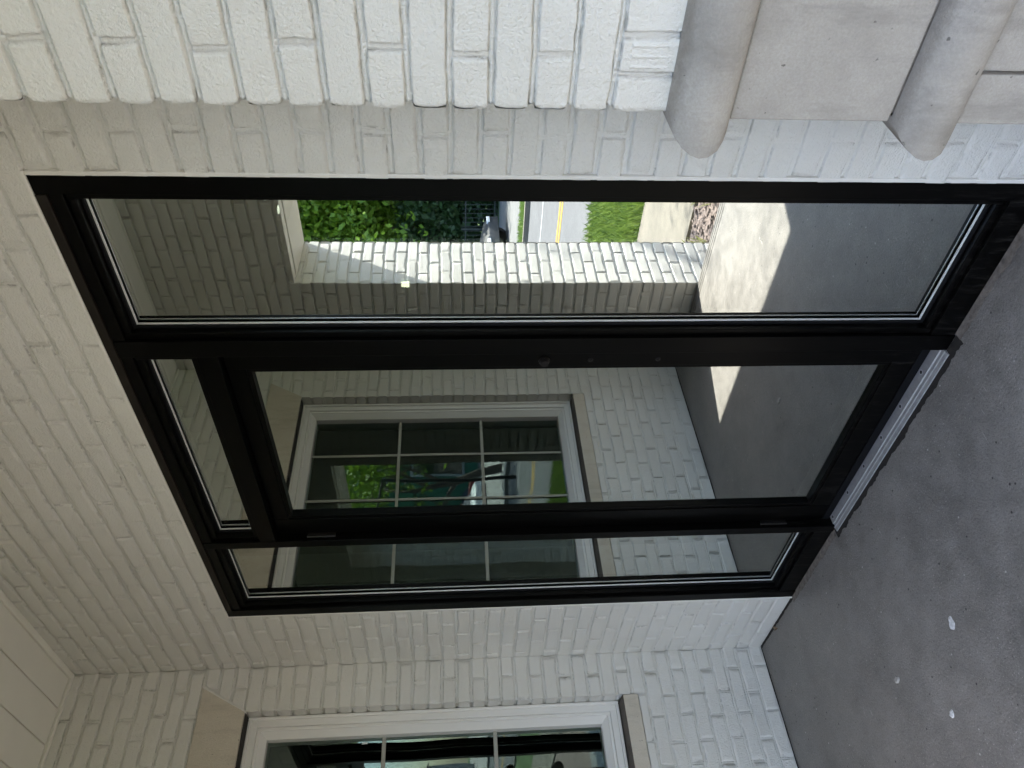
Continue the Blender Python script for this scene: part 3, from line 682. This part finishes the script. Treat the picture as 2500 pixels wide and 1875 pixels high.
tree('shade_tree', -21.5, -28.0, 14, 4.8, 20000, .18, 'tall green tree partly hidden by the mirrored brick jamb', G_, low=.14, seed=5)
tree('shade_tree', -18.0, -34.0, 17, 7.5, 22000, .25, 'darker tree standing behind the row along the fence', G_, mt=LD, low=.10, seed=6)
# hedge-like undergrowth behind the fence
n = 26000; V = []; cx = rng.uniform(-30, -6, n); cy = rng.uniform(-28.0, -25.0, n); cz = GRADE + rng.uniform(0, 1, n) ** 1.3 * (3.6 + .8 * vn(cx * .6, cx * 0, 4)); s = rng.uniform(.1, .22, (n, 1)); u = rng.normal(0, 1, (n, 3)); u /= np.linalg.norm(u, axis=1, keepdims=True); w_ = rng.normal(0, 1, (n, 3)); v = np.cross(u, w_); v /= np.linalg.norm(v, axis=1, keepdims=True); c = np.stack([cx, cy, cz], 1)
tag(quads('undergrowth', np.stack([c - u * s, c + v * s * .5, c + u * s, c - v * s * .5], 1).reshape(-1, 3), LD), kind='stuff')
tree('street_tree', 1.5, -6.75, 7.6, 1.35, 1500, .075, 'street tree on the grass verge whose crown dapples the sidewalk', seed=11, low=.5, mt=LD)
tree('street_tree', 19, -16.5, 10.0, 3.6, 2600, .15, 'thin leaved tree against the sky, mirrored twice in the window', seed=12, low=.45)
tree('street_tree', 42, -27, 15.0, 5, 6000, .22, 'darker tree farther along the street mirrored in the window', seed=13, low=.2, mt=LD)
# dark fence
FB = simple('dark_fence_paint', (.02, .025, .022), .6); fe = empty('iron_fence', (-18, -24.2, GRADE), 'dark iron railing fence at the back of the far sidewalk, under the trees', 'fence')
pk = MB(); rl = MB(); ps = MB()
for i in range(140): xx = -14 + i * .2; pk.box(xx - .012, xx + .012, -.012, .012, .05, 1.45)
rl.box(-14, 14, -.02, .02, .16, .21).box(-14, 14, -.02, .02, 1.30, 1.35)
pk.build('picket', FB, fe)
fe.children[0]['kind'] = 'stuff'
rl.build('rail', FB, fe)
for i in range(12): MB().box(-14 + i * 2.5 - .04, -14 + i * 2.5 + .04, -.045, .045, 0, 1.5).build('post', FB, fe)
# cars
def car(x, y, rz, col, label, group='cars on the street'):
    e = empty('parked_car', (x, y, GRADE + .0), label, 'car', group, rz)
    P = simple('car_paint_%s' % label[:5].strip(), col, .45, .0, spec=.35)
    if 'car_glass' not in bpy.data.materials: simple('car_glass', (.02, .025, .03), .05, spec=1); simple('tyre_rubber', (.02, .02, .02), .8); simple('alloy', (.5, .5, .52), .3, .7); simple('lamp_lens', (.75, .78, .8), .1, spec=1)
    B = bpy.data.materials
    prof = [(-2.25, .30), (-2.28, .62), (-2.15, .88), (-1.35, .98), (-.62, 1.02), (.05, 1.00), (1.20, .95), (1.95, .84), (2.22, .66), (2.25, .34)]
    def loft(prof_, ws, zb, name, mt):
        m = MB(); V = []; n_ = len(prof_)
        for (yy, k, dz) in ws:
            V += [(px * (1 - .03 * k), yy, pz - dz * (pz > .6)) for px, pz in prof_]
        nn = len(ws)
        m.add(V, [(j * n_ + i, j * n_ + i + 1, (j + 1) * n_ + i + 1, (j + 1) * n_ + i) for j in range(nn - 1) for i in range(n_ - 1)] + [tuple(range(n_)), tuple(range((nn - 1) * n_, nn * n_))[::-1]] + [((j) * n_, (j + 1) * n_, (j + 1) * n_ + n_ - 1, j * n_ + n_ - 1) for j in range(nn - 1)], True)
        o = m.build(name, mt, e, .03, 3); return o
    loft(prof, [(-.90, 2.2, .05), (-.86, 1, .02), (-.4, 0, 0), (.4, 0, 0), (.86, 1, .02), (.90, 2.2, .05)], .3, 'body', P)
    m = MB(); top = [(-1.75, .97), (-1.25, 1.38), (-.55, 1.46), (.15, 1.42), (1.0, .96)]
    V = []
    for yy in (-.80, .80): V += [(a, yy * (1 if b < 1.2 else .80), b) for a, b in top]
    m.add(V, [(i, i + 1, 6 + i, 5 + i) for i in range(4)] + [(0, 1, 2, 3, 4), (9, 8, 7, 6, 5)]); m.build('windows', B['car_glass'], e, .02)
    m = MB(); V = [(-1.22, -.64, 1.392), (.10, -.64, 1.437), (.10, .64, 1.437), (-1.22, .64, 1.392), (-.55, -.63, 1.475), (-.55, .63, 1.475)]
    m.add(V, [(0, 4, 5, 3), (4, 1, 2, 5)]); m.build('roof', P, e)
    for sx in (-1.38, 1.38):
        for sy in (-1, 1):
            t = MB().cyl((sx, sy * .74, .33), (sx, sy * .915, .33), .33, n=24).build('tyre', B['tyre_rubber'], e)
            MB().cyl((sx, sy * .80, .33), (sx, sy * .925, .33), .21, n=20).build('rim', B['alloy'], t)
    for sy in (-.62, .62): MB().box(2.12, 2.235, sy - .16, sy + .16, .62, .73).build('headlight', B['lamp_lens'], e, .02)
    return e
pw = on_plane(1256, 612, 1, 19.6)
car(pw.x - 1.38, -19.5, R(0), (.05, .052, .055), 'dark grey car beyond the road, nose showing past the mirrored brick jamb')
car(33.5, -24.5, R(180), (.75, .76, .78), 'white car parked beyond the road, mirrored twice in the window')
car(40.5, -29.5, R(60), (.22, .03, .03), 'dark red car parked before the green shop, mirrored twice')
car(37.0, -34.5, R(50), (.03, .05, .12), 'dark blue car parked before the green shop, mirrored twice')
# green shop
sheet('parking_lot', 5, 120, -75, -14.46, GRADE + .05, concrete_mat('lot_concrete', (.26, .25, .24), (.34, .33, .32), (.8, .9), False))
gs = empty('shop_building', (47, -38.5, GRADE + .05), 'green shop with a sign board and awning across the street, mirrored twice in the window', 'shop', rz=R(-37.7)); gs.scale = (2.1, 2.1, 2.1)
GP = simple('green_paint', (.05, .20, .12), .6, 0, .1, 3); GW = simple('grey_trim', (.5, .52, .5), .6)
MB().box(-1, 6, -6, 5, 0, 4.6).build('wall', GP, gs)
MB().prism([(-6.4, 4.6), (5.4, 4.6), (-.5, 6.6)], -1.3, 6.2, 'x').build('roof', simple('teal_roof', (.12, .3, .24), .6), gs)
MB().prism([(-6.5, 4.45), (-.5, 6.55), (5.5, 4.45), (5.5, 4.62), (-.5, 6.75), (-6.5, 4.62)], -1.45, -1.3, 'x').build('fascia', GW, gs)
for yy in (-3.6, -.6, 2.4):
    fr = MB().box(-1.06, -1.0, yy - .9, yy + .9, .5, 2.6).build('window', GW, gs); MB().box(-1.09, -1.06, yy - .8, yy + .8, .6, 2.5).build('pane', bpy.data.materials['car_glass'], fr)
sg = MB().box(-1.25, -1.02, -4.5, 4.2, 3.1, 4.2).build('sign_board', simple('sign_green', (.03, .12, .07), .5), gs)
cu = bpy.data.curves.new('txt', 'FONT'); cu.body = "O'CONN"; cu.size = 1.0; cu.extrude = .01; to = bpy.data.objects.new('txt', cu); COL.objects.link(to)
dg = bpy.context.evaluated_depsgraph_get(); dg.update(); me = bpy.data.meshes.new_from_object(to.evaluated_get(dg)); bpy.data.objects.remove(to)
me.materials.append(simple('sign_letters', (.6, .65, .62), .5)); lt = bpy.data.objects.new('lettering', me); COL.objects.link(lt); lt.parent = sg
lt.rotation_euler = (R(90), 0, R(-90)); lt.location = (-1.28, 3.6, 3.3)
# street furniture: a traffic-style sign board on a post in front of it
sp_ = empty('street_sign', (14.5, -12.6, GRADE), 'dark green rectangular sign board on an arm in front of the shop', 'sign')
MB().cyl((0, 0, 0), (0, 0, 4.2), .06, .05, n=10).cyl((0, 0, 4.1), (0, 1.6, 4.3), .04, .03, n=8).build('post', STEEL, sp_)
MB().box(-.02, .02, .5, 1.5, 3.2, 3.9).build('board', simple('sign_plate', (.03, .15, .07), .5), sp_)
# neighbouring building at far left of the street so the horizon is closed
nb = empty('brick_house', (95, -20, GRADE), 'plain grey building closing the far end of the street', 'building')
MB().box(-6, 6, -8, 8, 0, 5).build('wall', simple('grey_render', (.3, .3, .3), .8), nb)
MB().prism([(-8.4, 5), (8.4, 5), (0, 8)], -6.4, 6.4, 'x').build('roof', simple('dark_roof', (.08, .08, .085), .8), nb)
tag(quads('far_woods', (lambda n: (lambda c, u, v, s: np.stack([c - u * s, c + v * s * .5, c + u * s, c - v * s * .5], 1).reshape(-1, 3))(
    np.stack([rng.uniform(-80, 20, n), rng.uniform(-62, -48, n), GRADE + rng.uniform(0, 1, n) * 9], 1), *(lambda u, w_: (u / np.linalg.norm(u, axis=1, keepdims=True), np.cross(u, w_) / np.linalg.norm(np.cross(u, w_), axis=1, keepdims=True)))(rng.normal(0, 1, (n, 3)), rng.normal(0, 1, (n, 3))), rng.uniform(.4, .9, (n, 1))))(26000), LD), kind='stuff')
